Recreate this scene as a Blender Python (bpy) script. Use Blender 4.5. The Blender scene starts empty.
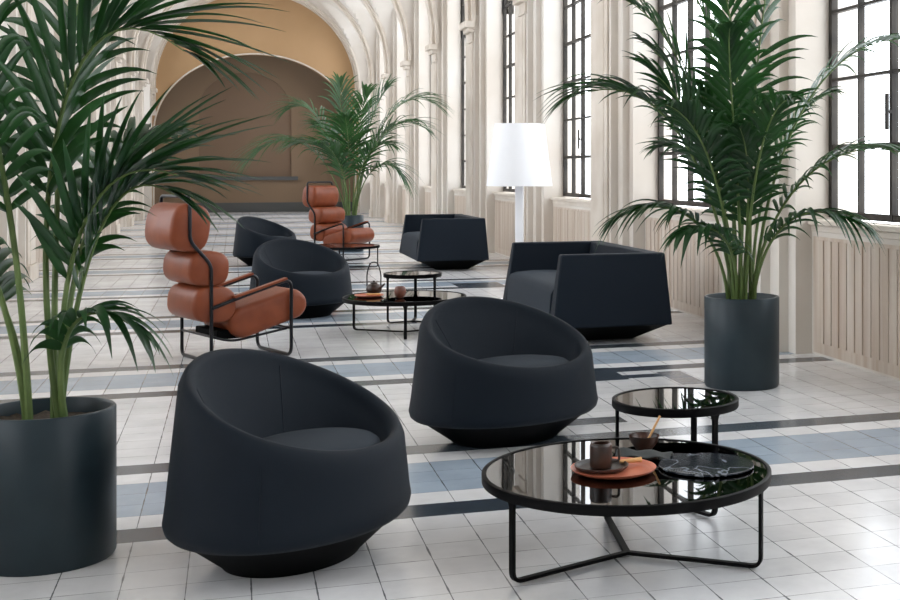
import bpy, bmesh, math, random
from mathutils import Vector, Matrix
random.seed(7)
PI = math.pi
S = bpy.context.scene
COL = S.collection
R = math.radians

# ------------------------------------------------------------------ materials
def node(nt, t, **kw):
    n = nt.nodes.new(t)
    for k, v in kw.items():
        if k in n.inputs.keys():
            n.inputs[k].default_value = v
        else:
            setattr(n, k, v)
    return n

def mat(name, col, rough=0.5, metal=0.0, noise=None, bump=0.0, bscale=200.0, spec=0.5, coat=0.0, sheen=0.0, trans=0.0, sss=0.0, detail=4, stretch=None):
    m = bpy.data.materials.new(name); m.use_nodes = True
    nt = m.node_tree; b = nt.nodes['Principled BSDF']
    b.inputs['Base Color'].default_value = (*col, 1)
    b.inputs['Roughness'].default_value = rough
    b.inputs['Metallic'].default_value = metal
    b.inputs['Specular IOR Level'].default_value = spec
    b.inputs['Coat Weight'].default_value = coat
    b.inputs['Sheen Weight'].default_value = sheen
    b.inputs['Transmission Weight'].default_value = trans
    tc = nt.nodes.new('ShaderNodeTexCoord')
    src = tc.outputs['Object']
    if stretch:
        mp = nt.nodes.new('ShaderNodeMapping'); mp.inputs['Scale'].default_value = stretch
        nt.links.new(src, mp.inputs[0]); src = mp.outputs[0]
    if noise:
        scale, col2 = noise
        n = nt.nodes.new('ShaderNodeTexNoise'); n.inputs['Scale'].default_value = scale; n.inputs['Detail'].default_value = detail
        nt.links.new(src, n.inputs['Vector'])
        r = nt.nodes.new('ShaderNodeValToRGB')
        r.color_ramp.elements[0].position = .35; r.color_ramp.elements[1].position = .68
        r.color_ramp.elements[0].color = (*col, 1); r.color_ramp.elements[1].color = (*col2, 1)
        nt.links.new(n.outputs['Fac'], r.inputs['Fac']); nt.links.new(r.outputs['Color'], b.inputs['Base Color'])
    if bump:
        n2 = nt.nodes.new('ShaderNodeTexNoise'); n2.inputs['Scale'].default_value = bscale; n2.inputs['Detail'].default_value = 3
        nt.links.new(src, n2.inputs['Vector'])
        bp = nt.nodes.new('ShaderNodeBump'); bp.inputs['Strength'].default_value = bump; bp.inputs['Distance'].default_value = .004
        nt.links.new(n2.outputs['Fac'], bp.inputs['Height']); nt.links.new(bp.outputs['Normal'], b.inputs['Normal'])
    return m

M = {}
M['plaster'] = mat('plaster', (.60, .54, .475), .8, noise=(.9, (.68, .64, .59)), bump=.15, bscale=30)
M['stone'] = mat('stone', (.57, .50, .425), .7, noise=(2.2, (.68, .62, .55)), bump=.12, bscale=60)
M['vault'] = mat('vault_plaster', (.55, .495, .435), .85, noise=(.7, (.66, .615, .565)), bump=.2, bscale=22)
M['tan_panel'] = mat('tan_panel', (.46, .36, .28), .6, noise=(14, (.60, .53, .46)), stretch=(1, 1, .04))
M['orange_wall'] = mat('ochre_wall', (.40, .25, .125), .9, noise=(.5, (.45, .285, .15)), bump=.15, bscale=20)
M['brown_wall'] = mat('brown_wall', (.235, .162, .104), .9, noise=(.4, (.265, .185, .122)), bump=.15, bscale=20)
M['niche'] = mat('niche_wall', (.215, .145, .098), .9)
M['grey_base'] = mat('grey_baseboard', (.09, .095, .095), .6)
M['steel'] = mat('window_steel', (.02, .018, .016), .5, spec=.2, noise=(5, (.05, .043, .036)))
M['fabric'] = mat('tub_fabric', (.0048, .0085, .0140), .62, spec=.13, sheen=.03, noise=(900, (.0078, .0130, .0205)), bump=.35, bscale=1100)
M['fabric_sofa'] = mat('sofa_fabric', (.005, .009, .0155), .62, spec=.13, sheen=.03, noise=(900, (.008, .0135, .022)), bump=.35, bscale=1100)
M['cushion'] = mat('seat_fabric', (.013, .020, .030), .65, spec=.08, sheen=.05, noise=(900, (.025, .035, .048)), bump=.35, bscale=1100)
M['black_base'] = mat('black_base', (.0015, .0018, .002), .6, spec=.05)
M['leather'] = mat('cognac_leather', (.185, .044, .0165), .42, spec=.28, noise=(7, (.235, .060, .023)), bump=.25, bscale=160, coat=.04)
M['tube'] = mat('black_tube', (.012, .013, .016), .3, metal=.4, spec=.4)
M['tablemetal'] = mat('table_black', (.003, .003, .0033), .45, spec=.08)
M['lampwhite'] = mat('lamp_white', (.86, .87, .90), .5)
M['pot'] = mat('pot_slate', (.014, .026, .034), .4, spec=.3, noise=(6, (.019, .034, .043)))
M['soil'] = mat('soil', (.03, .02, .013), .95, noise=(60, (.08, .055, .035)), bump=.9, bscale=90)
M['stalk'] = mat('palm_stalk', (.075, .13, .03), .5, noise=(9, (.13, .19, .055)))
M['copper'] = mat('copper_glaze', (.52, .15, .085), .3, metal=.35, noise=(10, (.62, .20, .12)))
M['ceramic'] = mat('dark_ceramic', (.022, .020, .020), .4, noise=(20, (.05, .032, .025)))
M['brownmug'] = mat('brown_mug', (.016, .010, .008), .35, noise=(14, (.06, .022, .012)))
M['wood'] = mat('pale_wood', (.62, .33, .12), .5, noise=(30, (.72, .42, .18)), stretch=(1, 8, 8))
M['napkin'] = mat('napkin_cloth', (.055, .06, .06), .9, bump=.5, bscale=700)
M['browncup'] = mat('brown_cup', (.10, .032, .02), .35, noise=(9, (.22, .075, .045)))
M['interior'] = mat('mug_inside', (.018, .012, .010), .3)

def leafmat(name, c1, c2):
    m = mat(name, c1, .36, noise=(3.5, c2), spec=.5)
    nt = m.node_tree; b = nt.nodes['Principled BSDF']; out = nt.nodes['Material Output']
    tr = nt.nodes.new('ShaderNodeBsdfTranslucent'); tr.inputs['Color'].default_value = (c2[0]*1.6, c2[1]*1.8, c2[2], 1)
    mx = nt.nodes.new('ShaderNodeMixShader'); mx.inputs[0].default_value = .22
    nt.links.new(b.outputs[0], mx.inputs[1]); nt.links.new(tr.outputs[0], mx.inputs[2]); nt.links.new(mx.outputs[0], out.inputs[0])
    return m
M['leaf'] = leafmat('palm_leaf', (.006, .026, .010), (.018, .066, .018))
M['leaf_far'] = leafmat('palm_leaf_bright', (.010, .042, .013), (.034, .11, .028))

def glassmat(name, tint, refl_ior, rough=.02):
    m = bpy.data.materials.new(name); m.use_nodes = True; nt = m.node_tree
    nt.nodes.remove(nt.nodes['Principled BSDF']); out = nt.nodes['Material Output']
    t = nt.nodes.new('ShaderNodeBsdfTransparent'); t.inputs[0].default_value = (*tint, 1)
    g = nt.nodes.new('ShaderNodeBsdfGlossy'); g.inputs['Roughness'].default_value = rough
    f = nt.nodes.new('ShaderNodeFresnel'); f.inputs[0].default_value = refl_ior
    mx = nt.nodes.new('ShaderNodeMixShader')
    nt.links.new(f.outputs[0], mx.inputs[0]); nt.links.new(t.outputs[0], mx.inputs[1]); nt.links.new(g.outputs[0], mx.inputs[2])
    nt.links.new(mx.outputs[0], out.inputs[0]); return m
M['glass'] = glassmat('window_glass', (.97, .98, .99), 1.25)
M['tableglass'] = glassmat('smoked_glass', (.10, .105, .11), 1.9, .015)

# black marble with white veins
def marble():
    m = mat('black_marble', (.012, .016, .022), .18)
    nt = m.node_tree; b = nt.nodes['Principled BSDF']
    tc = nt.nodes.new('ShaderNodeTexCoord')
    n = node(nt, 'ShaderNodeTexNoise', Scale=3.2, Detail=4.0, Distortion=.8)
    nt.links.new(tc.outputs['Object'], n.inputs['Vector'])
    r = nt.nodes.new('ShaderNodeValToRGB'); e = r.color_ramp.elements
    e[0].position = .495; e[0].color = (.012, .016, .022, 1); e[1].position = .52; e[1].color = (.012, .016, .022, 1)
    v = e.new(.507); v.color = (.20, .22, .25, 1)
    nt.links.new(n.outputs['Fac'], r.inputs[0]); nt.links.new(r.outputs[0], b.inputs['Base Color'])
    return m
M['marble'] = marble()

# floor: small stone tiles with crosswise bands
TX0, TPX, TY0, TPY = .053, .20, 4.94, .184
def floor_mat():
    m = bpy.data.materials.new('tiled_floor'); m.use_nodes = True; nt = m.node_tree; L = nt.links.new
    b = nt.nodes['Principled BSDF']
    tc = nt.nodes.new('ShaderNodeTexCoord'); sep = nt.nodes.new('ShaderNodeSeparateXYZ'); L(tc.outputs['Object'], sep.inputs[0])
    def mth(op, a, c=None, d=None):
        n = nt.nodes.new('ShaderNodeMath'); n.operation = op
        for i, v in enumerate((a, c, d)):
            if v is None: continue
            if isinstance(v, (int, float)): n.inputs[i].default_value = v
            else: L(v, n.inputs[i])
        return n.outputs[0]
    X, Y = sep.outputs[0], sep.outputs[1]
    tx = mth('DIVIDE', mth('SUBTRACT', X, TX0), TPX); ty = mth('DIVIDE', mth('SUBTRACT', Y, TY0), TPY)
    ix = mth('FLOOR', tx); iy = mth('FLOOR', ty)
    fx = mth('FRACT', tx); fy = mth('FRACT', ty)
    cell = mth('FLOORED_MODULO', iy, 17.0)
    f = mth('DIVIDE', mth('ADD', cell, .5), 17.0)
    ramp = nt.nodes.new('ShaderNodeValToRGB'); ramp.color_ramp.interpolation = 'CONSTANT'
    e = ramp.color_ramp.elements
    W = (.78, .785, .80, 1); W2 = (.84, .845, .86, 1); B = (.38, .46, .55, 1); D = (.035, .05, .068, 1); G = (.075, .095, .115, 1)
    e[0].position = 0; e[0].color = D; e[1].position = 1/17; e[1].color = W2
    for p, c in ((2/17, B), (4.999/17, W2), (6/17, G), (7/17, W)):
        x = e.new(p); x.color = c
    L(f, ramp.inputs[0])
    col = ramp.outputs[0]
    def mix(fac, a, c, blend='MIX'):
        n = nt.nodes.new('ShaderNodeMix'); n.data_type = 'RGBA'; n.blend_type = blend
        if isinstance(fac, (int, float)): n.inputs[0].default_value = fac
        else: L(fac, n.inputs[0])
        for i, v in ((6, a), (7, c)):
            if isinstance(v, tuple): n.inputs[i].default_value = v
            else: L(v, n.inputs[i])
        return n.outputs[2]
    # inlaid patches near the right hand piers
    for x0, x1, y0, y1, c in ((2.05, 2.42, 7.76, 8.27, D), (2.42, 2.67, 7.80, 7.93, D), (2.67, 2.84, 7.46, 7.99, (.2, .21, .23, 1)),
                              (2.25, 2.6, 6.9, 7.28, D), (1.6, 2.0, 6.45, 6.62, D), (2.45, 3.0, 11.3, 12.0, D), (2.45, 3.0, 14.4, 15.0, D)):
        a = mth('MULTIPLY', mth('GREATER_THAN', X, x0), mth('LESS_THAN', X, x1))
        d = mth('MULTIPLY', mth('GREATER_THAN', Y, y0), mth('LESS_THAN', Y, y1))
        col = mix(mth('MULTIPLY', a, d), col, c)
    # tile to tile variation
    cb = nt.nodes.new('ShaderNodeCombineXYZ'); L(ix, cb.inputs[0]); L(iy, cb.inputs[1])
    wn = nt.nodes.new('ShaderNodeTexWhiteNoise'); wn.noise_dimensions = '2D'; L(cb.outputs[0], wn.inputs['Vector'])
    var = mth('MULTIPLY_ADD', wn.outputs['Value'], .10, .91)
    cv = nt.nodes.new('ShaderNodeCombineXYZ'); L(var, cv.inputs[0]); L(var, cv.inputs[1]); L(var, cv.inputs[2])
    col = mix(1.0, col, cv.outputs[0], 'MULTIPLY')
    n = node(nt, 'ShaderNodeTexNoise', Scale=3.0, Detail=8.0, Roughness=.65); L(tc.outputs['Object'], n.inputs['Vector'])
    r2 = nt.nodes.new('ShaderNodeValToRGB'); r2.color_ramp.elements[0].position = .3; r2.color_ramp.elements[0].color = (.82, .82, .83, 1)
    r2.color_ramp.elements[1].position = .6; r2.color_ramp.elements[1].color = (1, 1, 1, 1); L(n.outputs['Fac'], r2.inputs[0])
    col = mix(1.0, col, r2.outputs[0], 'MULTIPLY')
    # joints with a wandering width, chipped here and there
    jn = node(nt, 'ShaderNodeTexNoise', Scale=9.0, Detail=4.0); L(tc.outputs['Object'], jn.inputs['Vector'])
    jw = mth('MULTIPLY_ADD', mth('POWER', jn.outputs['Fac'], 3.0), .045, .0040)
    ex = mth('MINIMUM', fx, mth('SUBTRACT', 1.0, fx)); ey = mth('MINIMUM', fy, mth('SUBTRACT', 1.0, fy))
    g = mth('MAXIMUM', mth('LESS_THAN', ex, mth('MULTIPLY', jw, 1.1)), mth('LESS_THAN', ey, mth('MULTIPLY', jw, .8)))
    col = mix(mth('MULTIPLY', g, .85), col, (.06, .065, .075, 1))
    L(col, b.inputs['Base Color'])
    rn = node(nt, 'ShaderNodeTexNoise', Scale=1.3, Detail=5.0); L(tc.outputs['Object'], rn.inputs['Vector'])
    L(mth('MULTIPLY_ADD', rn.outputs['Fac'], .14, .13), b.inputs['Roughness'])
    b.inputs['Specular IOR Level'].default_value = .55
    bp = nt.nodes.new('ShaderNodeBump'); bp.inputs['Strength'].default_value = .25; bp.inputs['Distance'].default_value = .002
    L(mth('SUBTRACT', 1.0, g), bp.inputs['Height']); L(bp.outputs[0], b.inputs['Normal'])
    return m
M['floor'] = floor_mat()

# ------------------------------------------------------------------ mesh helpers
def obj(name, bm, m, parent=None, smooth=True, angle=40, bevel=0, sub=0, loc=None):
    me = bpy.data.meshes.new(name)
    bmesh.ops.recalc_face_normals(bm, faces=bm.faces)
    bm.to_mesh(me); bm.free()
    o = bpy.data.objects.new(name, me); COL.objects.link(o)
    if isinstance(m, (list, tuple)):
        for k in m: me.materials.append(M[k])
    else: me.materials.append(M[m])
    if bevel:
        b = o.modifiers.new('bevel', 'BEVEL'); b.width = bevel; b.segments = 3; b.limit_method = 'ANGLE'; b.angle_limit = R(35)
    if sub:
        s = o.modifiers.new('sub', 'SUBSURF'); s.levels = sub; s.render_levels = sub
    if smooth:
        for p in me.polygons: p.use_smooth = True
        if not sub:
            me.set_sharp_from_angle(angle=R(angle)) if hasattr(me, 'set_sharp_from_angle') else None
    if parent: o.parent = parent
    if loc: o.location = loc
    return o

def tag(o, label, cat, group=None, kind=None):
    if label: o['label'] = label
    if cat: o['category'] = cat
    if group: o['group'] = group
    if kind: o['kind'] = kind
    return o
def thing(name, label, cat, loc, rz=0, group=None):
    o = bpy.data.objects.new(name, None); COL.objects.link(o); o.empty_display_size = .1
    o.location = loc; o.rotation_euler = (0, 0, rz)
    return tag(o, label, cat, group)
def struct(name, bm, m, parent=None, **k):
    o = obj(name, bm, m, parent, **k)
    if parent is None: o['kind'] = 'structure'
    return o
def dup(root, loc, rz, label, group=None):
    def cp(o, par):
        c = o.copy(); COL.objects.link(c); c.parent = par
        for ch in o.children: cp(ch, c)
        return c
    r = root.copy(); COL.objects.link(r); r.location = loc; r.rotation_euler = (0, 0, rz); r['label'] = label
    if group: r['group'] = group
    for ch in list(root.children): cp(ch, r)
    return r

def box(bm, x0, x1, y0, y1, z0, z1):
    v = [bm.verts.new(p) for p in ((x0,y0,z0),(x1,y0,z0),(x1,y1,z0),(x0,y1,z0),(x0,y0,z1),(x1,y0,z1),(x1,y1,z1),(x0,y1,z1))]
    for f in ((0,3,2,1),(4,5,6,7),(0,1,5,4),(1,2,6,5),(2,3,7,6),(3,0,4,7)):
        bm.faces.new([v[i] for i in f])
def hexa(bm, low, high):
    v = [bm.verts.new(p) for p in low] + [bm.verts.new(p) for p in high]
    n = len(low)
    bm.faces.new(v[:n][::-1]); bm.faces.new(v[n:])
    for i in range(n):
        j = (i+1) % n
        bm.faces.new([v[i], v[j], v[n+j], v[n+i]])
def lathe(bm, prof, seg=48, c=(0,0), sx=1, sy=1, close=False):
    rings = []
    for r, z in prof:
        if r < 1e-6: rings.append([bm.verts.new((c[0], c[1], z))])
        else: rings.append([bm.verts.new((c[0]+r*sx*math.cos(2*PI*k/seg), c[1]+r*sy*math.sin(2*PI*k/seg), z)) for k in range(seg)])
    pr = list(zip(rings[:-1], rings[1:]))
    if close: pr.append((rings[-1], rings[0]))
    for a, b in pr:
        for k in range(seg):
            j = (k+1) % seg
            if len(a) == 1 and len(b) == 1: continue
            if len(a) == 1: bm.faces.new([a[0], b[k], b[j]])
            elif len(b) == 1: bm.faces.new([a[k], a[j], b[0]])
            else: bm.faces.new([a[k], a[j], b[j], b[k]])
def fillet(pts, rad, n=6):
    out = [Vector(pts[0])]
    for i in range(1, len(pts)-1):
        p, a, b = Vector(pts[i]), Vector(pts[i-1]), Vector(pts[i+1])
        da, db = (a-p), (b-p)
        r = min(rad, da.length*.49, db.length*.49)
        s, e = p+da.normalized()*r, p+db.normalized()*r
        for k in range(n+1):
            t = k/n
            out.append(s*(1-t)**2 + p*2*t*(1-t) + e*t*t)
    out.append(Vector(pts[-1])); return out
def tube(bm, pts, r=.012, seg=10, w=None, closed=False, taper=None):
    """round tube, or flat bar when w=(half width, half thickness)"""
    pts = [Vector(p) for p in pts]; n = len(pts); rings = []; up = Vector((0,0,1)); prev = None
    for i, p in enumerate(pts):
        if closed: t = (pts[(i+1) % n]-pts[i-1]).normalized()
        else: t = (pts[min(i+1, n-1)]-pts[max(i-1, 0)]).normalized()
        if prev is None:
            s = t.cross(up)
            if s.length < .05: s = t.cross(Vector((0,1,0)))
            s.normalize()
        else:
            s = prev - t*prev.dot(t)
            s.normalize()
        prev = s; u = s.cross(t)
        k = taper(i/(n-1)) if taper else 1
        if w: ring = [bm.verts.new(p+s*a*w[0]*k+u*b*w[1]*k) for a, b in ((-1,-1),(1,-1),(1,1),(-1,1))]
        else: ring = [bm.verts.new(p+(s*math.cos(2*PI*j/seg)+u*math.sin(2*PI*j/seg))*r*k) for j in range(seg)]
        rings.append(ring)
    m = len(rings[0])
    for a, b in list(zip(rings[:-1], rings[1:])) + ([(rings[-1], rings[0])] if closed else []):
        for j in range(m):
            bm.faces.new([a[j], a[(j+1) % m], b[(j+1) % m], b[j]])
    if not closed:
        bm.faces.new(rings[0][::-1]); bm.faces.new(rings[-1])
def B(): return bmesh.new()

# ------------------------------------------------------------------ the hall
XR, XL = 3.75, -2.36            # pier faces
GD = .40                        # depth of the window recess
YE, YB = 41.0, -3.9             # far wall, wall behind the camera
BAY, OPEN = 3.97, 2.80
SPR = 3.90
SW = 4.75                       # springing of the window heads
RB0, RB1 = .30, .07             # stepped rebates at the far and near side of each recess
XC, RV = (XR+XL)/2, (XR-XL)/2
SILL = 1.0
b = B(); box(b, XL-.6, XR+.6, YB-.3, YE+2.4, -.12, 0); struct('floor', b, 'floor', smooth=False)
ks = list(range(-3, 8))
far = {k: 12.4+BAY*k for k in ks}              # far edge (larger Y) of each opening
zl = lambda x: SPR + math.sqrt(max(0, RV*RV-(x-XC)**2))
def zc_(y, k):
    h = (OPEN+RB0+RB1)/2; yc = far[k]+RB0-h; return SW + math.sqrt(max(0, h*h-(y-yc)**2))
# ceiling web
b = B()
NX = 64
xs = [XL-GD]+[XC-RV*math.cos(PI*i/NX) for i in range(NX+1)]+[XR+GD]
ys = []
segs = []
lo = YB-.3
for k in ks:
    y0, y1 = far[k]-OPEN-RB1, far[k]+RB0
    y0c = max(y0, lo)
    segs.append((lo, y0c, None)); segs.append((y0c, y1, k)); lo = y1
segs.append((lo, YE+.2, None))
prev = None
for a0, a1, k in segs:
    if a1-a0 < 1e-4: continue
    n = 1 if k is None else 28
    rows = []
    for j in range(n+1):
        if k is None: y = a0+(a1-a0)*j/n
        else:
            h = (OPEN+RB0+RB1)/2; yc = far[k]+RB0-h
            t0 = math.acos(max(-1, min(1, (yc-a0)/h))); t = t0+(PI-t0)*j/n
            y = yc-h*math.cos(t)
        row = []
        for x in xs:
            zz = zl(x) if XL <= x <= XR else SPR
            if k is not None: zz = max(zz, zc_(y, k))
            row.append(b.verts.new((x, y, zz)))
        rows.append(row)
    if prev: rows.insert(0, prev)
    for r0, r1 in zip(rows[:-1], rows[1:]):
        for i in range(len(xs)-1):
            q = []
            for v in (r0[i], r0[i+1], r1[i+1], r1[i]):
                if not any((v.co-w_.co).length < 1e-5 for w_ in q): q.append(v)
            if len(q) >= 3: b.faces.new(q)
    prev = rows[-1]
ceil = struct('ceiling', b, 'vault', angle=25)
# outer shell over the vault so that no daylight leaks
b = B(); box(b, XL-GD-.3, XR+GD+.3, YB-.3, YE+2.6, 7.1, 7.25); struct('trim_roof', b, 'vault', smooth=False)

def side_wall(name, X, sg):
    """piers, parapets and the arched spandrels of one long wall; sg=+1 when the recess goes to +X"""
    b = B()
    def bx(xa, xb, *r): box(b, min(xa, xb), max(xa, xb), *r)
    lo = YB-.3
    for k in ks:
        y0, y1 = far[k]-OPEN, far[k]
        if y0 > lo:
            n0 = lo if lo > YB else lo-.3
            bx(X, X+sg*(GD+.25), n0+RB0, y0-RB1, 0, SPR+.001)
            bx(X+sg*.075, X+sg*(GD+.25), n0+.13, y0-.001, 0, SW+1.2)
            bx(X+sg*.15, X+sg*(GD+.25), n0, y0, 0, SW+1.2)
        y0 = max(y0, lo)
        bx(X+sg*(GD-.12), X+sg*(GD+.25), y0, y1, 0, SILL-.06)
        lo = y1
    bx(X, X+sg*(GD+.25), lo, YE+.2, 0, SPR+.001)
    # wall above the springing in the glass plane, with round heads
    lo = YB-.3
    for k in ks:
        yc = far[k]-OPEN/2; n = 24
        if yc-OPEN/2 > lo: bx(X+sg*GD, X+sg*(GD+.2), lo, yc-OPEN/2, SPR, 7.1)
        arc = [(yc-OPEN/2*math.cos(PI*j/n), SW+OPEN/2*math.sin(PI*j/n)) for j in range(n+1)]
        for (ya, za), (yb, zb) in zip(arc[:-1], arc[1:]):
            ya_, yb_ = max(ya, YB-.3), max(yb, YB-.3)
            if yb_-ya_ < 1e-4: continue
            xa, xb = X+sg*GD, X+sg*(GD+.2)
            hexa(b, [(xa, ya_, za), (xb, ya_, za), (xb, yb_, zb), (xa, yb_, zb)], [(xa, ya_, 7.1), (xb, ya_, 7.1), (xb, yb_, 7.1), (xa, yb_, 7.1)])
        lo = yc+OPEN/2
    bx(X+sg*GD, X+sg*(GD+.2), lo, YE+.2, SPR, 7.1)
    return struct(name, b, 'plaster', smooth=False)
side_wall('wall_right', XR, 1); side_wall('wall_left', XL, -1)
b = B(); box(b, XL-.7, XR+.7, YB-.5, YB-.3, -.1, 7.2); struct('wall_back', b, 'plaster', smooth=False)

# windows
wn = 0
for X, sg, side in ((XR, 1, 'right'), (XL, -1, 'left')):
    for k in ks:
        if far[k]-.5 < YB: continue
        wn += 1
        y1 = far[k]; y0 = max(y1-OPEN, YB-.3); xg = X+sg*(GD+.04)
        yc = y1-OPEN/2; h = OPEN/2
        root = bpy.data.objects.new('window_%d' % wn, None); COL.objects.link(root); root.location = (xg, yc, SILL); root['kind'] = 'structure'
        f = B(); t = .02
        top = lambda y: SW-SILL+math.sqrt(max(0, h*h-y*y))
        nc = 6
        for i in range(nc+1):
            y = -h+OPEN*i/nc; y = max(min(y, h-.03), -h+.03); ww = .026 if i in (0, nc) else (.019 if i % 2 == 0 else .010)
            box(f, -.025, .025, y-ww, y+ww, 0, top(y))
        z = 0; j = 0
        while z < SW-SILL+h-.15:
            lim = h if z <= SW-SILL else math.sqrt(max(0, h*h-(z-SW+SILL)**2))
            ww = .024 if j == 0 else (.018 if j % 3 == 1 else .011)
            box(f, -.022-.0*j, .022, -lim, lim, z, z+2*ww); z += .5; j += 1
        arc = [(0, -h*math.cos(PI*q/24), SW-SILL+h*math.sin(PI*q/24)) for q in range(25)]
        tube(f, arc, w=(.03, .03))
        fr = obj('window_frame', f, 'steel', root, smooth=False)
        g = B(); pts = [(0, -h, 0), (0, h, 0)] + [(0, h*math.cos(PI*q/24), SW-SILL+h*math.sin(PI*q/24)) for q in range(25)]
        vs = [g.verts.new((.004, p[1], p[2])) for p in pts if True]
        g.faces.new(vs)
        obj('window_pane', g, 'glass', root, smooth=False)
        # casement stay
        q = B(); box(q, -sg*.06-.008, -sg*.06+.008, .44, .47, .62, .86); box(q, min(0, -sg*.06), max(0, -sg*.06), .445, .465, .73, .75)
        obj('window_handle', q, 'steel', root, smooth=False)
        # sill with a moulded nose
        q = B()
        for (d, za, zb) in ((.20, -.05, -.012), (.17, -.10, -.05), (.145, -.13, -.10)):
            xa, xb = -sg*(d), sg*.0
            box(q, min(xa, xb), max(xa, xb), -h+.002, h-.002, za, zb)
        obj('window_sill', q, 'stone', root, smooth=False, bevel=.008)
        # fluted panel of the radiator box under the sill
        q = B(); xa = -sg*.16
        n = 22
        box(q, min(xa-sg*.006, xa+sg*.02), max(xa-sg*.006, xa+sg*.02), -h+.04, h-.04, -.98, -.135)
        for i in range(n):
            ya = -h+.1+(OPEN-.2)*i/n; yb = ya+(OPEN-.2)/n*.86
            box(q, min(xa-sg*.014, xa), max(xa-sg*.014, xa), ya, yb, -.90, -.16)
        obj('radiator_panel', q, 'tan_panel', root, smooth=False)

# pilasters with stepped mouldings, capitals and ribs
tn = 0
for X, sg in ((XR, 1), (XL, -1)):
    for k in ks:
        y0 = far[k]; y1 = far[k]+BAY-OPEN
        if y1 > YE: y1 = YE
        yc = (y0+y1)/2; tn += 1
        if y1-y0 < .5: continue
        b = B()
        def px(d, ya, yb, za, zb): box(b, min(X, X-sg*d), max(X, X-sg*d), ya, yb, za, zb)
        px(.022, y0+.38, y1-.16, .2, 3.46)
        px(.032, y0+.50, y1-.28, .2, 3.44)
        px(.05, y0+.36, y1-.14, 0, .2)
        cy = y0+.52
        for d, za, zb, hw in ((.045, 3.46, 3.50, .20), (.035, 3.50, 3.64, .18), (.11, 3.62, 3.69, .24), (.17, 3.69, 3.80, .28)):
            px(d, cy-hw, cy+hw, za, zb)
        struct('trim_%d' % tn, b, 'stone', smooth=False, bevel=.012)
rn = tn
for k in ks:
    y0 = far[k]; y1 = min(far[k]+BAY-OPEN, YE)
    if y1-y0 < .5: continue
    yc = y0+.52; rn += 1
    b = B()
    for hw, d in ((.26, .04), (.15, .09)):
        n = 40; rings = []
        for i in range(n+1):
            a = PI*i/n; ca, sa = math.cos(a), math.sin(a)
            ro, ri = RV+.02, RV-d
            zb = 3.8 if i in (0, n) else None
            rings.append([b.verts.new((XC+r*ca, y, (SPR+r*sa) if zb is None else zb)) for r, y in ((ri, yc-hw), (ri, yc+hw), (ro, yc+hw), (ro, yc-hw))])
        for r0, r1 in zip(rings[:-1], rings[1:]):
            for j in range(4): b.faces.new([r0[j], r0[(j+1) % 4], r1[(j+1) % 4], r1[j]])
    struct('trim_%d' % rn, b, 'stone', angle=30)
# far end: ochre wall with a wide arch, brown wall with a blind arched panel behind it
AX, AZ, AR, AH = .68, 2.5, 2.98, 2.45
def arch_wall(b, x0, x1, ztop, ya, yb, cx, spr, r, rh, base=0.0):
    n = 48
    arc = [(cx-r*math.cos(PI*j/n), spr+rh*math.sin(PI*j/n)) for j in range(n+1)]
    if cx-r > x0+.001: box(b, x0, cx-r, ya, yb, base, ztop)
    if cx+r < x1-.001: box(b, cx+r, x1, ya, yb, base, ztop)
    for (xa, za), (xb, zb) in zip(arc[:-1], arc[1:]):
        hexa(b, [(xa, ya, za), (xb, ya, zb), (xb, yb, zb), (xa, yb, za)], [(xa, ya, ztop), (xb, ya, ztop), (xb, yb, ztop), (xa, yb, ztop)])
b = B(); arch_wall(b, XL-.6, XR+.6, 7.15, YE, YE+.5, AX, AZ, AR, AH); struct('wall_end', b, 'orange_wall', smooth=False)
b = B()
tube(b, [(AX-AR, YE-.02, 0)]+[(AX-AR*math.cos(PI*j/48), YE-.02, AZ+AH*math.sin(PI*j/48)) for j in range(49)]+[(AX+AR, YE-.02, 0)], w=(.02, .03))
struct('trim_end_arch', b, 'stone', angle=30)
b = B()
rr = RV-.05
tube(b, [(XC+rr, YE-.03, 3.0)]+[(XC+rr*math.cos(PI*j/48), YE-.03, SPR+rr*math.sin(PI*j/48)) for j in range(49)]+[(XC-rr, YE-.03, 3.0)], w=(.07, .05))
struct('trim_vault_edge', b, 'stone', angle=30)
YN = YE+1.7
b = B(); NX0, NR, NS = .35, 1.42, 3.25
arch_wall(b, XL-.6, XR+.6, 7.15, YN, YN+.12, NX0, NS, NR, 1.25, 1.12)
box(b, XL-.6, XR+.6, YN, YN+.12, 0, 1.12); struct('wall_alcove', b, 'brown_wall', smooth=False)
b = B(); box(b, XL-.6, XR+.6, YN+.12, YN+.2, 0, 7.1); struct('wall_niche', b, 'niche', smooth=False)
b = B(); box(b, NX0-NR-.2, NX0+NR+.2, YN-.12, YN+.12, 1.02, 1.14); struct('trim_niche_sill', b, 'grey_base', smooth=False)
b = B(); box(b, XL-.6, XR+.6, YN-.04, YN, 0, .30); struct('baseboard_end', b, 'grey_base', smooth=False)
b = B(); box(b, XL-.6, XR+.6, YE+2.0, YE+2.1, 0, 7.2); box(b, XL-.7, XL-.5, YE, YE+2.1, 0, 7.2); box(b, XR+.5, XR+.7, YE, YE+2.1, 0, 7.2); struct('wall_outer', b, 'brown_wall', smooth=False)

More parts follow.
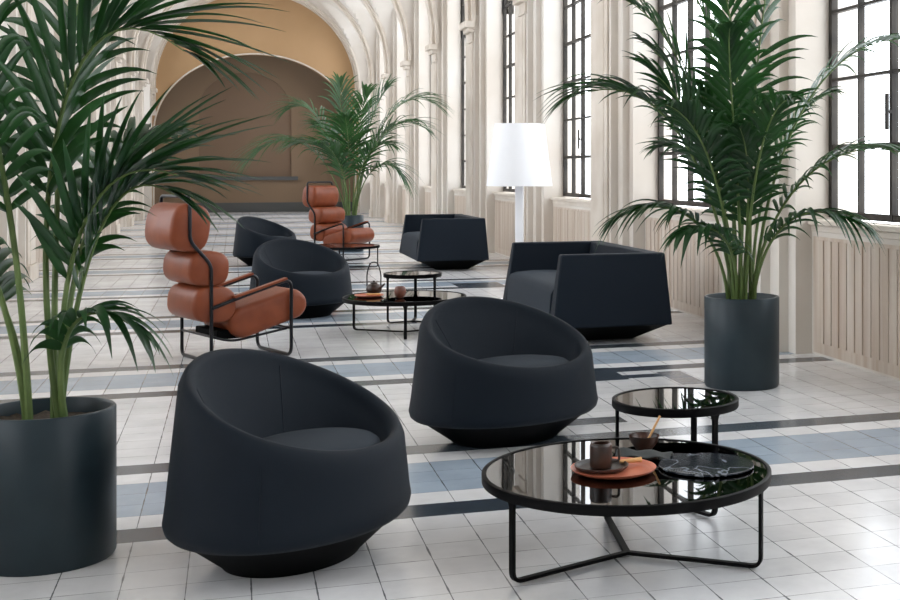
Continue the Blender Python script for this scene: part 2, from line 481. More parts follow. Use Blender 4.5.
# ------------------------------------------------------------------ tub armchair (local front = +X)
def make_tub():
    root = thing('tub_armchair', 'x', 'armchair', (0,0,0), 0, 'round blue-black tub armchairs')
    DX, DY = .390, .495
    N = 96
    b = B(); rings = []
    def hz(phi): return .556-.148*math.cos(phi)-.012*math.sin(phi)**2
    def kz(z): return 1-.245*max(0, z-.15)
    prof = []
    for i in range(N):
        ph = 2*PI*i/N; h = hz(ph); c, s = math.cos(ph), math.sin(ph)
        pts = []
        def P_(k, z): pts.append(Vector((DX*k*c+.0, DY*k*s, z)))
        P_(.55, .128); P_(.90, .128); P_(.955, .133); P_(.985, .146); P_(1.0, .172)
        n = 7
        for j in range(1, n+1):
            z = .172+(h-.045-.172)*j/n; P_(kz(z), z)
        ko = kz(h)
        rt = .052                                   # rim roll half width
        for a in (25, 50, 75, 100, 125, 150, 175):
            P_(ko-.105*(1-math.cos(R(a)))*.62, h-.045+.045*math.sin(R(a)))
        # inside: slopes down and inwards into the well
        ki = ko-.125; zs = .335; bk = (1-c)/2
        for t in (.12, .28, .48, .70, .88, 1.0):
            z = (h-.05)*(1-t)+zs*t
            P_(ki-(.07+.27*bk)*(t**.85), z)
        P_(.2, .332)
        prof.append(pts)
    m = len(prof[0])
    vv = [[b.verts.new(p) for p in pts] for pts in prof]
    for i in range(N):
        j = (i+1) % N
        for q in range(m-1): b.faces.new([vv[i][q], vv[j][q], vv[j][q+1], vv[i][q+1]])
    b.faces.new([vv[i][0] for i in range(N)][::-1]); b.faces.new([vv[i][-1] for i in range(N)])
    obj('shell', b, 'fabric', root, angle=60)
    # stitched seams: fine piping down the outside and up the inside of the back
    for i in (N//6+2, N-N//6-2):
        b = B(); tube(b, [p*1.0 for p in prof[i][4:11]], r=.0018, seg=6); obj('outer_seam', b, 'fabric', root)
    for i in (N//3+4, N-N//3-4):
        b = B(); tube(b, [p for p in prof[i][18:-2]], r=.0018, seg=6); obj('inner_seam', b, 'fabric', root)
    # seat cushion
    b = B(); lathe(b, [(0, .333), (.52, .333), (.56, .346), (.575, .364), (.565, .382), (.53, .394), (.40, .405), (.2, .411), (0, .412)], 72, (.075, 0), DX, DY)
    obj('seat_cushion', b, 'cushion', root, angle=70)
    # tapering base
    b = B(); lathe(b, [(0, .0), (.56, .0), (.58, .012), (.90, .129), (0, .129)], 72, (0,0), DX, DY)
    obj('base', b, 'black_base', root, angle=30)
    return root
W2 = -18.68
tub = make_tub(); tub.location = (.195, 4.62, 0); tub.rotation_euler = (0, 0, R(W2-14))
tub['label'] = 'big blue-black round tub armchair closest to us, left of the big coffee table'
G = 'round blue-black tub armchairs'
dup(tub, (1.305, 6.30, 0), R(W2-41), 'blue-black round tub armchair in the middle of the hall, directly behind the big coffee table', G)
dup(tub, (.59, 12.1, 0), R(W2-42), 'blue-black round tub armchair just behind the near cognac leather lounge chair', G)
dup(tub, (.43, 18.9, 0), R(W2-16), 'small looking blue-black round tub armchair furthest back, nearest the brown arched end wall', G)

for o in COL.objects:
    if o.name in ('tub_armchair.001', 'tub_armchair.003'): o.scale = (1.055, 1.055, .975)

# ------------------------------------------------------------------ angular sofa (front = -X)
def make_sofa():
    root = thing('angular_sofa', 'x', 'sofa', (0,0,0), 0, 'angular blue-black sofas along the windows')
    # footprint at z .15 (wide) and at the top .70 (narrower)
    bx0, bx1, by = -.50, .46, .97
    tx0, tx1, ty = -.42, .42, .90
    Z0, Z1 = .14, .70; th = .085
    def at(z):
        t = (z-Z0)/(Z1-Z0); return (bx0+(tx0-bx0)*t, bx1+(tx1-bx1)*t, by+(ty-by)*t)
    x0b, x1b, yb = at(Z0); x0t, x1t, yt = at(Z1)
    for s in (-1, 1):
        b = B()
        lo = [(x0b, s*yb, Z0), (x1b, s*yb, Z0), (x1b, s*(yb-.17), Z0), (x0b, s*(yb-.17), Z0)]
        hi = [(x0t, s*yt, Z1), (x1t, s*yt, Z1), (x1t, s*(yt-th), Z1), (x0t, s*(yt-th), Z1)]
        hexa(b, lo, hi); obj('armrest', b, 'fabric_sofa', root, bevel=.014, angle=30)
    b = B()
    lo = [(x1b-.26, -yb+.172, Z0), (x1b-.002, -yb+.172, Z0), (x1b-.002, yb-.172, Z0), (x1b-.26, yb-.172, Z0)]
    hi = [(x1t-.13, -yt+th+.002, Z1-.002), (x1t-.002, -yt+th+.002, Z1-.002), (x1t-.002, yt-th-.002, Z1-.002), (x1t-.13, yt-th-.002, Z1-.002)]
    hexa(b, lo, hi); obj('backrest', b, 'fabric_sofa', root, bevel=.014, angle=30)
    # seat, domed upholstery
    b = B(); ys_ = [-.79+1.58*i/10 for i in range(11)]; xs_ = [-.475, -.455, -.40, -.25, -.08, .08, .26]
    zt = [.385, .425, .445, .455, .452, .445, .43]
    rows = [[b.verts.new((x, y, z+(.0 if abs(y) > .75 else .006))) for y in ys_] for x, z in zip(xs_, zt)]
    low = [[b.verts.new((x, y, .145)) for y in ys_] for x in (-.495, .26)]
    for r0, r1 in zip(rows[:-1], rows[1:]):
        for i in range(10): b.faces.new([r0[i], r0[i+1], r1[i+1], r1[i]])
    for i in range(10):
        b.faces.new([low[0][i], low[0][i+1], rows[0][i+1], rows[0][i]]); b.faces.new([low[1][i], low[1][i+1], rows[-1][i+1], rows[-1][i]])
        b.faces.new([low[0][i], low[0][i+1], low[1][i+1], low[1][i]])
    for e in (0, 10):
        b.faces.new([low[0][e]]+[r[e] for r in rows]+[low[1][e]])
    obj('seat', b, 'cushion', root, angle=60)
    b = B(); hexa(b, [(-.20, -.62, 0), (.24, -.62, 0), (.24, .62, 0), (-.20, .62, 0)], [(bx0+.03, -by+.03, Z0), (bx1-.03, -by+.03, Z0), (bx1-.03, by-.03, Z0), (bx0+.03, by-.03, Z0)])
    obj('base', b, 'black_base', root, smooth=False)
    return root
sofa = make_sofa(); sofa.location = (2.79, 10.27, 0)
sofa['label'] = 'angular blue-black two-seat sofa in front of the white floor lamp, beside the large palm'
dup(sofa, (2.79, 17.75, 0), 0, 'angular blue-black two-seat sofa further back, between the far palm and the white floor lamp', 'angular blue-black sofas along the windows')

# ------------------------------------------------------------------ leather lounge chair (front = +X)
def roll(b, half, cx, cz, rx, rz, yw, tilt=0, n=28):
    """upholstered roll lying along Y with rounded ends"""
    prof = [(-yw-.012, .30), (-yw-.008, .66), (-yw+.002, .86), (-yw+.012, .95), (-yw+.028, 1.0), (yw-.028, 1.0), (yw-.012, .95), (yw-.002, .86), (yw+.008, .66), (yw+.012, .30)]
    rings = []
    for y, k in prof:
        ring = []
        for i in range(n):
            a = 2*PI*i/n
            ex = math.copysign(abs(math.cos(a))**.72, math.cos(a)); ez = math.copysign(abs(math.sin(a))**.72, math.sin(a))
            px_, pz_ = ex*(rx-.03*(1-k)*2), ez*(rz-.03*(1-k)*2)
            if k < .5: px_ *= .4; pz_ *= .4
            x = px_*math.cos(tilt)-pz_*math.sin(tilt); z = px_*math.sin(tilt)+pz_*math.cos(tilt)
            ring.append(b.verts.new((cx+x, y, cz+z)))
        rings.append(ring)
    for r0, r1 in zip(rings[:-1], rings[1:]):
        for i in range(n): b.faces.new([r0[i], r0[(i+1) % n], r1[(i+1) % n], r1[i]])
    b.faces.new(rings[0][::-1]); b.faces.new(rings[-1])
def pad(b, circles, yw, n=14):
    """rounded slab: hull of two circles in XZ swept along Y"""
    (x0, z0, r0), (x1, z1, r1) = circles
    d = math.atan2(z1-z0, x1-x0)
    prof = [(-yw, .55), (-yw+.006, .78), (-yw+.02, .92), (-yw+.05, 1.0), (yw-.05, 1.0), (yw-.02, .92), (yw-.006, .78), (yw, .55)]
    rings = []
    for y, k in prof:
        ring = []
        q = (1-k)*.09
        for i in range(n+1):
            a = d+PI/2+PI*i/n; ring.append((x0+(r0-q)*math.cos(a), y, z0+(r0-q)*math.sin(a)))
        for i in range(n+1):
            a = d-PI/2+PI*i/n; ring.append((x1+(r1-q)*math.cos(a), y, z1+(r1-q)*math.sin(a)))
        rings.append([b.verts.new(p) for p in ring])
    m = len(rings[0])
    for r0_, r1_ in zip(rings[:-1], rings[1:]):
        for i in range(m): b.faces.new([r0_[i], r0_[(i+1) % m], r1_[(i+1) % m], r1_[i]])
    b.faces.new(rings[0][::-1]); b.faces.new(rings[-1])
def make_lounge():
    root = thing('leather_lounge_chair', 'x', 'lounge chair', (0,0,0), 0, 'cognac leather lounge chairs with tubular frames')
    hw = .268; r = .0125
    b = B()
    side = lambda s: [(-.27, s*hw, r), (-.27, s*hw, .69), (-.42, s*hw, .86), (-.42, s*hw, 1.165)]
    loop = side(-1)+side(1)[::-1]
    pts = [Vector((-.27, 0, r))]+[Vector(p) for p in loop]+[Vector((-.27, 0, r))]
    pts = fillet(pts, .05, 5)
    tube(b, pts[:-1], r, 10, closed=True)
    obj('back_frame', b, 'tube', root)
    b = B()
    pts = [(-.27, -hw-.02, .39), (-.10, -hw-.02, .445), (.31, -hw-.02, .565), (.31, -hw-.02, r), (.31, hw+.02, r), (.31, hw+.02, .565), (-.10, hw+.02, .445), (-.27, hw+.02, .39)]
    tube(b, fillet(pts, .07, 6), r, 10)
    obj('arm_frame', b, 'tube', root)
    for z, x in ((.19, -.27), (.62, -.27), (.98, -.42), (.205, .31)):
        b = B(); e = .02 if x > 0 else 0; tube(b, [(x, -hw-e, z), (x, hw+e, z)], .009); obj('cross_rail', b, 'tube', root)
    for s in (-1, 1):
        b = B(); tube(b, fillet([(-.27, s*.2, .19), (-.1, s*.2, .135), (.31, s*.22, .20)], .08), .009); obj('seat_rail', b, 'tube', root)
    for s in (-1, 1):
        b = B()
        y = s*(hw+.02)
        a = [(-.12, y, .458), (.05, y, .505), (.20, y, .548), (.27, y, .568)]
        tube(b, a, w=(.026, .008)); obj('arm_strap', b, 'leather', root, bevel=.003)
    b = B(); roll(b, 0, -.405, .950, .140, .168, .250, R(-8)); obj('head_roll', b, 'leather', root, angle=50)
    b = B(); roll(b, 0, -.275, .662, .145, .124, .250, R(-4)); obj('back_roll', b, 'leather', root, angle=50)
    b = B(); roll(b, 0, -.235, .410, .155, .130, .250, R(-6)); obj('lumbar_roll', b, 'leather', root, angle=50)
    b = B(); pad(b, ((-.02, .272, .115), (.345, .372, .110)), .262); obj('seat_cushion', b, 'leather', root, angle=50)
    b = B(); box(b, -.2, .02, -.2, .2, .155, .22); obj('seat_bracket', b, 'black_base', root, smooth=False, bevel=.01)
    return root
lounge = make_lounge(); lounge.location = (-.005, 9.64, 0); lounge.rotation_euler = (0, 0, R(23))
lounge['label'] = 'cognac leather lounge chair with stacked back rolls seen from behind, near the left palm'
GL = 'cognac leather lounge chairs with tubular frames'
dup(lounge, (1.53, 19.6, 0), R(W2-28), 'cognac leather lounge chair facing us, in front of the far palm', GL)

# ------------------------------------------------------------------ round tables
def make_table(name, rad, h, leg_r, label, group):
    root = thing(name, label, 'coffee table', (0,0,0), 0, group)
    b = B(); lathe(b, [(rad-.012, h-.034), (rad-.002, h-.032), (rad, h-.028), (rad, h-.001), (rad-.003, h+.001), (rad-.014, h+.001), (rad-.016, h-.003), (rad-.016, h-.030)], 96, close=True)
    obj('rim', b, 'tablemetal', root, angle=50)
    b = B(); lathe(b, [(0, h-.012), (rad-.0165, h-.012), (rad-.0165, h-.002), (0, h-.002)], 96)
    obj('glass_top', b, 'tableglass', root, angle=30)
    for a in (90, 210, 330):
        b = B(); c, s = math.cos(R(a)), math.sin(R(a))
        pts = fillet([(0, 0, .012), (leg_r*c, leg_r*s, .012), (leg_r*c, leg_r*s, h-.075)], .035, 6)+[Vector((leg_r*c, leg_r*s, h-v)) for v in (.06, .05, .042, .036, .031, .024)]
        t = Vector((-s, c, 0)); rings = []
        n = len(pts)
        for i, p in enumerate(pts):
            d = (pts[min(i+1, n-1)]-pts[max(i-1, 0)]).normalized(); u = t.cross(d)
            k = .0125+.018*max(0, 1-(h-.024-p.z)/.036)**2
            rings.append([b.verts.new(p+t*x*k+u*y*.006) for x, y in ((-1,-1),(1,-1),(1,1),(-1,1))])
        for r0, r1 in zip(rings[:-1], rings[1:]):
            for j in range(4): b.faces.new([r0[j], r0[(j+1) % 4], r1[(j+1) % 4], r1[j]])
        b.faces.new(rings[0][::-1]); b.faces.new(rings[-1])
        obj('leg', b, 'tablemetal', root, angle=40, bevel=.002)
    return root
GT = 'low round black glass coffee tables'; GS = 'tall small round black glass side tables'
big = make_table('round_coffee_table', .504, .307, .482, 'large low round black glass coffee table in front, carrying a copper tray and a mug', GT)
big.location = (1.302, 4.212, 0); big.rotation_euler = (0, 0, R(W2+11))
dup(big, (1.34, 10.56, 0), R(W2+72), 'low round black glass coffee table further back, carrying a dark kettle with a hoop handle', GT)
dup(big, (1.42, 17.9, 0), R(W2+33), 'low round black glass coffee table furthest back, before the far leather lounge chair', GT)
small = make_table('round_side_table', .254, .438, .235, 'small higher round black glass table tucked behind the large front coffee table', GS)
small.location = (1.674, 4.760, 0); small.rotation_euler = (0, 0, R(W2-20))
dup(small, (1.50, 11.28, 0), R(W2+5), 'small higher round black glass table tucked behind the coffee table that carries the kettle', GS)

# ------------------------------------------------------------------ things on the front table
ZT = .309
def tray(name, label, c, r, h, m, group=None, z=ZT, cat='tray'):
    b = B(); lathe(b, [(0, .0), (r*.82, .0), (r*.97, h*.55), (r, h), (r-.004, h), (r*.90, h*.45), (r*.80, .005), (0, .005)], 72)
    o = obj(name, b, m, None, angle=50, loc=(c[0], c[1], z)); return tag(o, label, cat, group)
tray('copper_tray', 'round copper-red tray under the dark saucer and mug on the front coffee table', (1.243, 4.178), .148, .016, 'copper', 'copper trays')
tray('saucer', 'dark round saucer with the brown mug on it, lying on the copper tray', (1.205, 4.197), .094, .017, 'ceramic', z=ZT+.006, cat='saucer')
mug = thing('mug', 'brown-black cylindrical mug with a loop handle standing on the dark saucer', 'mug', (1.203, 4.197, ZT+.0125), R(W2))
b = B(); lathe(b, [(0, 0), (.034, 0), (.038, .004), (.039, .02), (.039, .074), (.036, .083), (.031, .085), (.028, .082), (.034, .072), (.035, .02), (.033, .008), (0, .008)], 48)
obj('cup', b, 'brownmug', mug, angle=50)
b = B(); tube(b, fillet([(.037, 0, .068), (.062, 0, .070), (.064, 0, .022), (.037, 0, .02)], .022, 6), .0045, 10); obj('handle', b, 'ceramic', mug)
# wooden stick on the tray
b = B(); tube(b, [(0, 0, .0), (.04, 0, .0005), (.08, 0, .001)], .0085, 12, taper=lambda t: .75+.4*t)
o = obj('wooden_spoon', b, 'wood', None, loc=(1.278, 4.22, ZT+.021)); o.rotation_euler = (0, 0, R(W2+20)); tag(o, 'short pale wooden handle lying on the copper tray right of the mug', 'utensil')
# folded dark napkin
b = B(); nx, ny = 16, 8; g = []
for i in range(nx+1):
    row = []
    for j in range(ny+1):
        u, v = i/nx-.5, j/ny-.5
        w = .085+.03*u
        z = .008+.026*math.exp(-(v*3.2)**2)*(1-.5*(u+.5))+.004*math.sin(u*14+v*5)
        row.append(b.verts.new((u*.20, v*w*.75+.010*math.sin(u*5), max(.0015, z))))
    g.append(row)
for i in range(nx):
    for j in range(ny): b.faces.new([g[i][j], g[i+1][j], g[i+1][j+1], g[i][j+1]])
o = obj('napkin', b, 'napkin', None, loc=(1.405, 4.335, ZT)); o.rotation_euler = (0, 0, R(W2-12))
sm = o.modifiers.new('solid', 'SOLIDIFY'); sm.thickness = .003; sm.offset = -.2
tag(o, 'crumpled dark grey cloth napkin between the mug and the bowl', 'napkin')
# bowl and spoon
b = B(); lathe(b, [(0, 0), (.030, 0), (.033, .004), (.052, .028), (.057, .052), (.054, .052), (.049, .030), (.03, .010), (0, .009)], 48)
tag(obj('bowl', b, 'brownmug', None, loc=(1.45, 4.475, ZT), angle=50), 'small dark brown bowl at the back of the front coffee table', 'bowl')
b = B(); tube(b, [(0, 0, 0), (.02, 0, .035), (.055, 0, .105)], .0042, 8); lathe(b, [(0, -.008), (.012, -.004), (.014, 0), (.010, .003), (0, .004)], 20)
o = obj('spoon', b, 'wood', None, loc=(1.455, 4.475, ZT+.0185)); o.rotation_euler = (0, 0, R(W2-5)); tag(o, 'thin pale wooden spoon leaning out of the dark bowl', 'spoon')
b = B(); lathe(b, [(0, 0), (.166, 0), (.168, .002), (.168, .006), (.166, .008), (0, .008)], 72)
tag(obj('marble_board', b, 'marble', None, loc=(1.575, 4.150, ZT), angle=40), 'round black marble board with white veins on the right of the front coffee table', 'board')

# things on the back table
kt = thing('kettle', 'dark kettle with a tall hoop handle on the low table behind the middle tub armchair', 'kettle', (1.12, 10.86, ZT), R(W2))
b = B(); lathe(b, [(0, 0), (.045, 0), (.060, .012), (.066, .035), (.060, .062), (.040, .078), (.030, .082), (.028, .090), (.012, .096), (.010, .106), (0, .110)], 40); obj('body', b, 'brownmug', kt, angle=50)
b = B(); tube(b, fillet([(-.058, 0, .055), (-.060, 0, .17), (-.030, 0, .262), (.030, 0, .262), (.060, 0, .17), (.058, 0, .055)], .06, 8), .0055, 8); obj('handle', b, 'tube', kt)
b = B(); tube(b, [(.05, -.02, .04), (.085, -.035, .07), (.10, -.04, .085)], .011, 10, taper=lambda t: 1-.4*t); obj('spout', b, 'brownmug', kt)
b = B(); lathe(b, [(0, 0), (.025, 0), (.042, .018), (.048, .045), (.044, .075), (.036, .090), (.032, .090), (.040, .07), (.042, .045), (.036, .02), (0, .008)], 40)
tag(obj('brown_cup', b, 'browncup', None, loc=(1.285, 10.42, ZT), angle=50), 'rounded dark red-brown cup in the middle of the low table with the kettle', 'cup')
tray('copper_tray', 'round copper-red tray left of the rounded cup on the back coffee table', (1.055, 10.60), .12, .014, 'copper', 'copper trays')
b = B(); tube(b, [(0, 0, 0), (.05, 0, .0), (.11, 0, .001)], .009, 10)
o = obj('wooden_spoon', b, 'wood', None, loc=(1.03, 10.56, ZT+.020)); o.rotation_euler = (0, 0, R(-10)); tag(o, 'pale wooden handle lying on the copper tray below the kettle', 'utensil')

# ------------------------------------------------------------------ floor lamp
lamp = thing('floor_lamp', 'white floor lamp with a large conical shade standing behind the near angular sofa', 'floor lamp', (2.79, 12.78, 0), R(W2))
b = B(); lathe(b, [(0, 0), (.20, 0), (.205, .008), (.20, .022), (.05, .03), (0, .03)], 48); obj('base', b, 'lampwhite', lamp, angle=40)
b = B(); box(b, -.040, .040, -.04, .04, .025, 1.24); obj('pole', b, 'lampwhite', lamp, smooth=False, bevel=.006)
b = B(); lathe(b, [(.340, 1.185), (.258, 1.825), (.253, 1.825), (.335, 1.185)], 64, close=True); obj('lamp_shade', b, 'lampwhite', lamp, angle=40)
b = B()
for a in (0, 60, 120): tube(b, [(-.335*math.cos(R(a)), -.335*math.sin(R(a)), 1.19), (.335*math.cos(R(a)), .335*math.sin(R(a)), 1.19)], .004, 6)
tube(b, [(0, 0, 1.2), (0, 0, 1.5)], .012, 8); obj('shade_support', b, 'lampwhite', lamp)

# ------------------------------------------------------------------ palms
def frond_mesh(ctrl, nl, llen, width, t0=.34, droop=.35, ang=(68, 22), seed=0, curl=1.0):
    """leaflets along a cubic bezier rachis"""
    rnd = random.Random(seed); P0, P1, P2, P3 = [Vector(c) for c in ctrl]
    bz = lambda t: P0*(1-t)**3+P1*3*t*(1-t)**2+P2*3*t*t*(1-t)+P3*t**3
    def tg(t): return ((P1-P0)*3*(1-t)**2+(P2-P1)*6*t*(1-t)+(P3-P2)*3*t*t).normalized()
    b = B()
    for i in range(nl):
        f = i/(nl-1)
        t = t0+(1-t0)*f
        for s in (-1, 1):
            tt = min(1, t+rnd.uniform(-.006, .006)); p = bz(tt); T = tg(tt)
            sd = T.cross(Vector((0,0,1)))
            if sd.length < .15: sd = T.cross(Vector((.3, 1, 0)))
            sd.normalize(); nrm = sd.cross(T).normalized()
            if nrm.z < 0: nrm = -nrm
            a = R(ang[0]+(ang[1]-ang[0])*f+rnd.uniform(-6, 6))
            D = (T*math.cos(a)+sd*s*math.sin(a)+nrm*rnd.uniform(.05, .28)).normalized()
            prof = math.sin(PI*min(1, .16+.80*f))**.6
            Ln = llen*prof*rnd.uniform(.88, 1.08); dr = droop*rnd.uniform(.7, 1.35)
            wd = width*rnd.uniform(.85, 1.1)
            wv = nrm.cross(D).normalized()
            n = 9; pr = None
            for q in range(n+1):
                u = q/n
                c = p+D*Ln*(u-.12*dr*u**3)+Vector((0,0,-1))*Ln*dr*(u**2.2)
                w = wd*(math.sin(PI*(u**.62*.93+.07))**.8)*.5+.0006
                up = nrm*(w*.45)
                cur = (c+wv*w+up, c, c-wv*w+up)
                cur = [b.verts.new(x) for x in cur]
                if pr:
                    b.faces.new([pr[0], cur[0], cur[1], pr[1]]); b.faces.new([pr[1], cur[1], cur[2], pr[2]])
                pr = cur
    return b, [bz(k/20) for k in range(21)]
def make_palm(name, label, loc, rz, pot_r, pot_h, fronds, lm, leaf=(26, .42, .034), seed=1):
    root = thing(name, label, 'potted palm', loc, rz, 'potted kentia palms')
    b = B(); t = .018
    lathe(b, [(0, 0), (pot_r*.97, 0), (pot_r, .012), (pot_r, pot_h-.006), (pot_r-.005, pot_h), (pot_r-t+.004, pot_h), (pot_r-t, pot_h-.006), (pot_r-t, pot_h-.09), (0, pot_h-.09)], 64)
    obj('pot', b, 'pot', root, angle=40)
    b = B(); rnd = random.Random(seed); seg = 40; rs = [0, .3, .6, .85, 1.0]; rings = []
    for r in rs:
        if r == 0: rings.append([b.verts.new((0, 0, pot_h-.04))])
        else: rings.append([b.verts.new(((pot_r-t-.002)*r*math.cos(2*PI*k/seg), (pot_r-t-.002)*r*math.sin(2*PI*k/seg), pot_h-.05+rnd.uniform(-.008, .01))) for k in range(seg)])
    for a, c in zip(rings[:-1], rings[1:]):
        for k in range(seg):
            j = (k+1) % seg
            b.faces.new([a[0], c[k], c[j]] if len(a) == 1 else [a[k], a[j], c[j], c[k]])
    obj('soil', b, 'soil', root)
    for i, fr in enumerate(fronds):
        c, o_ = fr[:4], (fr[4] if len(fr) > 4 else {})
        nl = o_.get('n', leaf[0]); ll = o_.get('l', leaf[1]); w = o_.get('w', leaf[2])
        bm, pts = frond_mesh(c, nl, ll, w, o_.get('t0', .36), o_.get('droop', .4), o_.get('ang', (54, 13)), seed*100+i)
        f = obj('frond', bm, lm, root, angle=80)
        s = B(); tube(s, pts, .011, 7, taper=lambda t: 1.15-.95*t); obj('frond_stalk', s, 'stalk', f)
    return root
def fan(px0, py0, sc, zt, z0px, pot_h, lst, seed=3):
    """fronds given as image-plane offsets in metres from the pot centre: (mid, mid, tip) with depth"""
    rnd = random.Random(seed); out = []
    for e in lst:
        pts, o_ = e[:3], (e[3] if len(e) > 3 else {})
        a = math.atan2(pts[2][1], pts[2][0])
        base = (.09*math.cos(a)*rnd.uniform(.4, 1), .09*math.sin(a)*rnd.uniform(.4, 1), pot_h-.06)
        out.append((base, *pts, o_))
    return out
# points are (right, away, up) in each palm's own frame
right_fr = [
    ((-.16, -.12, 1.35), (-.50, -.20, 2.02), (-1.02, -.25, 1.80), dict(l=.68, droop=.42, n=24)),
    ((-.08, .0, 1.4), (-.40, -.05, 2.35), (-.78, -.10, 2.42), dict(l=.55, droop=.4)),
    ((-.05, -.2, 1.2), (-.30, -.3, 1.75), (-.58, -.45, 1.95), dict(l=.55, droop=.3)),
    ((-.02, -.25, 1.3), (-.12, -.4, 2.0), (-.12, -.8, 2.15), dict(l=.5)),
    ((.03, .15, 1.3), (.06, .25, 1.95), (-.12, .45, 2.35), dict(l=.5)),
    ((-.12, -.10, .95), (-.38, -.22, 1.28), (-.78, -.30, 1.05), dict(l=.42, droop=.55, n=22)),
    ((-.06, .05, 1.3), (-.26, .0, 1.9), (-.62, -.05, 2.15), dict(l=.46, droop=.35)),
    ((-.10, -.2, 1.1), (-.22, -.45, 1.65), (-.48, -.75, 1.72), dict(l=.46, droop=.4)),
    ((.0, .05, 1.5), (-.10, .1, 2.3), (-.42, .0, 2.62), dict(l=.5)),
    ((.0, -.1, 1.5), (-.02, -.2, 2.2), (-.18, -.55, 2.55), dict(l=.52)),
    ((.04, .05, 1.5), (.10, .0, 2.35), (.22, -.2, 2.85), dict(l=.5)),
    ((.12, -.05, 1.4), (.45, -.1, 2.15), (.95, -.2, 2.15), dict(l=.5)),
    ((.12, -.1, 1.1), (.45, -.2, 1.6), (.95, -.35, 1.45), dict(l=.46)),
    ((.1, -.15, .95), (.3, -.35, 1.25), (.68, -.55, 1.02), dict(l=.4, droop=.55)),
    ((.02, -.2, 1.2), (.1, -.45, 1.75), (.22, -.85, 1.75), dict(l=.48)),
    ((.06, .12, 1.2), (.3, .25, 1.75), (.6, .3, 1.85), dict(l=.42)),
    ((-.05, .1, 1.1), (-.25, .25, 1.55), (-.50, .32, 1.5), dict(l=.40)),
    ((-.02, -.15, .85), (-.14, -.35, 1.1), (-.38, -.55, .98), dict(l=.36, droop=.6, n=18)),
    ((.0, -.05, 1.0), (-.08, -.1, 1.5), (-.28, -.25, 1.85), dict(l=.42)),
    ((.03, -.12, 1.0), (.05, -.3, 1.45), (-.05, -.55, 1.6), dict(l=.42)),
]
left_fr = [
    ((-.08, 0, 1.2), (.04, -.02, 2.12), (.50, -.05, 1.76), dict(l=.74, droop=.22, n=22, ang=(42, 8), w=.042)),
    ((.02, 0, .95), (.12, .0, 1.46), (.46, .0, 1.33), dict(l=.62, droop=.14, n=17, ang=(44, 8), w=.042)),
    ((.04, .1, .85), (.12, .15, 1.45), (.40, .12, 1.26), dict(l=.54, droop=.28, n=16, ang=(48, 10), w=.038)),
    ((.03, -.05, .75), (.14, -.1, .98), (.38, -.12, .80), dict(l=.28, droop=.6, n=14)),
    ((-.1, .05, 1.2), (-.3, .15, 1.9), (-.7, .2, 1.8), dict(l=.5)),
    ((-.08, -.1, 1.1), (-.25, -.3, 1.6), (-.6, -.45, 1.5), dict(l=.46)),
    ((-.02, .1, 1.3), (-.08, .25, 2.05), (.05, .45, 2.3), dict(l=.5)),
    ((-.05, -.1, 1.3), (-.12, -.2, 1.9), (-.2, -.5, 2.1), dict(l=.46)),
    ((.0, .1, 1.0), (.05, .35, 1.5), (.15, .7, 1.5), dict(l=.42)),
    ((-.1, .05, .9), (-.35, .1, 1.25), (-.7, .15, 1.05), dict(l=.42, droop=.5)),
]
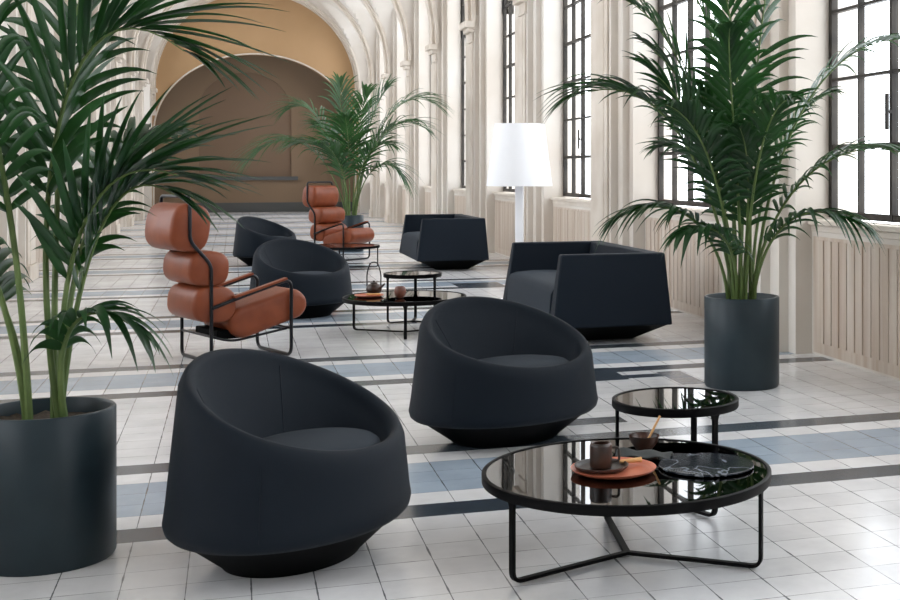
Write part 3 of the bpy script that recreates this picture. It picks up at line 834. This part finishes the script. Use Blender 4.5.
mid_fr = [
    ((-.25, 0, 1.6), (-.95, -.1, 2.25), (-1.60, -.15, 1.55), dict(l=0.97, droop=.5, n=22)),
    ((-.2, .1, 1.7), (-.6, .2, 2.7), (-1.15, .3, 2.35), dict(l=0.83, n=20)),
    ((-.1, .0, 1.7), (-.20, .1, 2.4), (-.18, .0, 2.80), dict(l=0.83, n=20)),
    ((-.05, -.1, 1.5), (-.4, -.3, 1.95), (-.85, -.4, 1.75), dict(l=0.76, n=22)),
    ((.1, .0, 1.7), (.4, .05, 2.5), (.62, .0, 2.72), dict(l=0.90, n=20)),
    ((.15, .1, 1.7), (.7, .2, 2.9), (1.35, .3, 2.45), dict(l=0.86, n=22)),
    ((.15, -.1, 1.5), (.65, -.2, 2.4), (1.25, -.3, 2.05), dict(l=0.83, n=20)),
    ((.15, .0, 1.3), (.55, -.1, 1.7), (.88, -.15, 1.25), dict(l=0.69, droop=.6, n=20)),
    ((.1, -.15, 1.3), (.4, -.4, 1.9), (.8, -.6, 1.75), dict(l=0.69)),
    ((.0, -.1, 1.3), (.05, -.3, 2.0), (.1, -.8, 2.2), dict(l=0.83)),
    ((.0, -.1, 1.2), (-.15, -.3, 1.7), (-.3, -.8, 1.8), dict(l=0.76)),
    ((.02, .1, 1.5), (.1, .2, 2.3), (.15, .5, 2.7), dict(l=0.83)),
    ((-.08, .1, 1.4), (-.4, .3, 2.1), (-.7, .5, 2.1), dict(l=0.76)),
    ((.08, .05, 1.2), (.3, .1, 1.8), (.62, .1, 2.05), dict(l=0.69)),
]
z3 = dict(seed=3)
make_palm('potted_palm', 'large green palm in a slate blue pot standing right of the near angular sofa', (3.02, 7.33, 0), R(W2), .235, .56, fan(0,0,0,0,0,.56, right_fr, 3), 'leaf', (21, .60, .034), 3)
make_palm('potted_palm', 'dark palm on the left, its blades hanging over the near leather lounge chair', (-.62, 4.85, 0), R(W2), .225, .52, fan(0,0,0,0,0,.52, left_fr, 4), 'leaf', (24, .46, .034), 4)
make_palm('potted_palm', 'bright green palm far back behind the lounge chair that faces us', (1.84, 21.5, 0), R(W2), .21, .60, fan(0,0,0,0,0,.60, mid_fr, 5), 'leaf_far', (22, .8, .036), 5)

# ------------------------------------------------------------------ daylight
w = bpy.data.worlds.new('World'); S.world = w; w.use_nodes = True; nt = w.node_tree
bg = nt.nodes['Background']; bg.inputs['Color'].default_value = (.925, .96, 1.0, 1); bg.inputs['Strength'].default_value = 5.1
for X, sg in ((XR, 1), (XL, -1)):
    for k in ks:
        if far[k]-1 < YB: continue
        l = bpy.data.lights.new('daylight_portal', 'AREA'); l.shape = 'RECTANGLE'; l.size = OPEN; l.size_y = 5.2
        l.cycles.is_portal = True
        o = bpy.data.objects.new('daylight_portal', l); COL.objects.link(o)
        o.location = (X+sg*(GD+.15), far[k]-OPEN/2, SILL+2.6)
        o.rotation_euler = (R(90), 0, R(90*sg))

# ------------------------------------------------------------------ camera
cd = bpy.data.cameras.new('Camera'); cam = bpy.data.objects.new('Camera', cd); COL.objects.link(cam)
cam.location = (0, 0, 1.35); cam.rotation_euler = (R(90), 0, R(-18.680))
cd.sensor_width = 36; cd.lens = 1260/900*36
cd.shift_x = -(660-450)/900; cd.shift_y = -(300-170)/900
cd.clip_end = 200
S.camera = cam
S.view_settings.view_transform = 'Standard'; S.view_settings.look = 'None'; S.view_settings.gamma = 1
S.view_settings.exposure = 0.0
S.cycles.use_denoising = True
S.cycles.max_bounces = 8; S.cycles.diffuse_bounces = 5
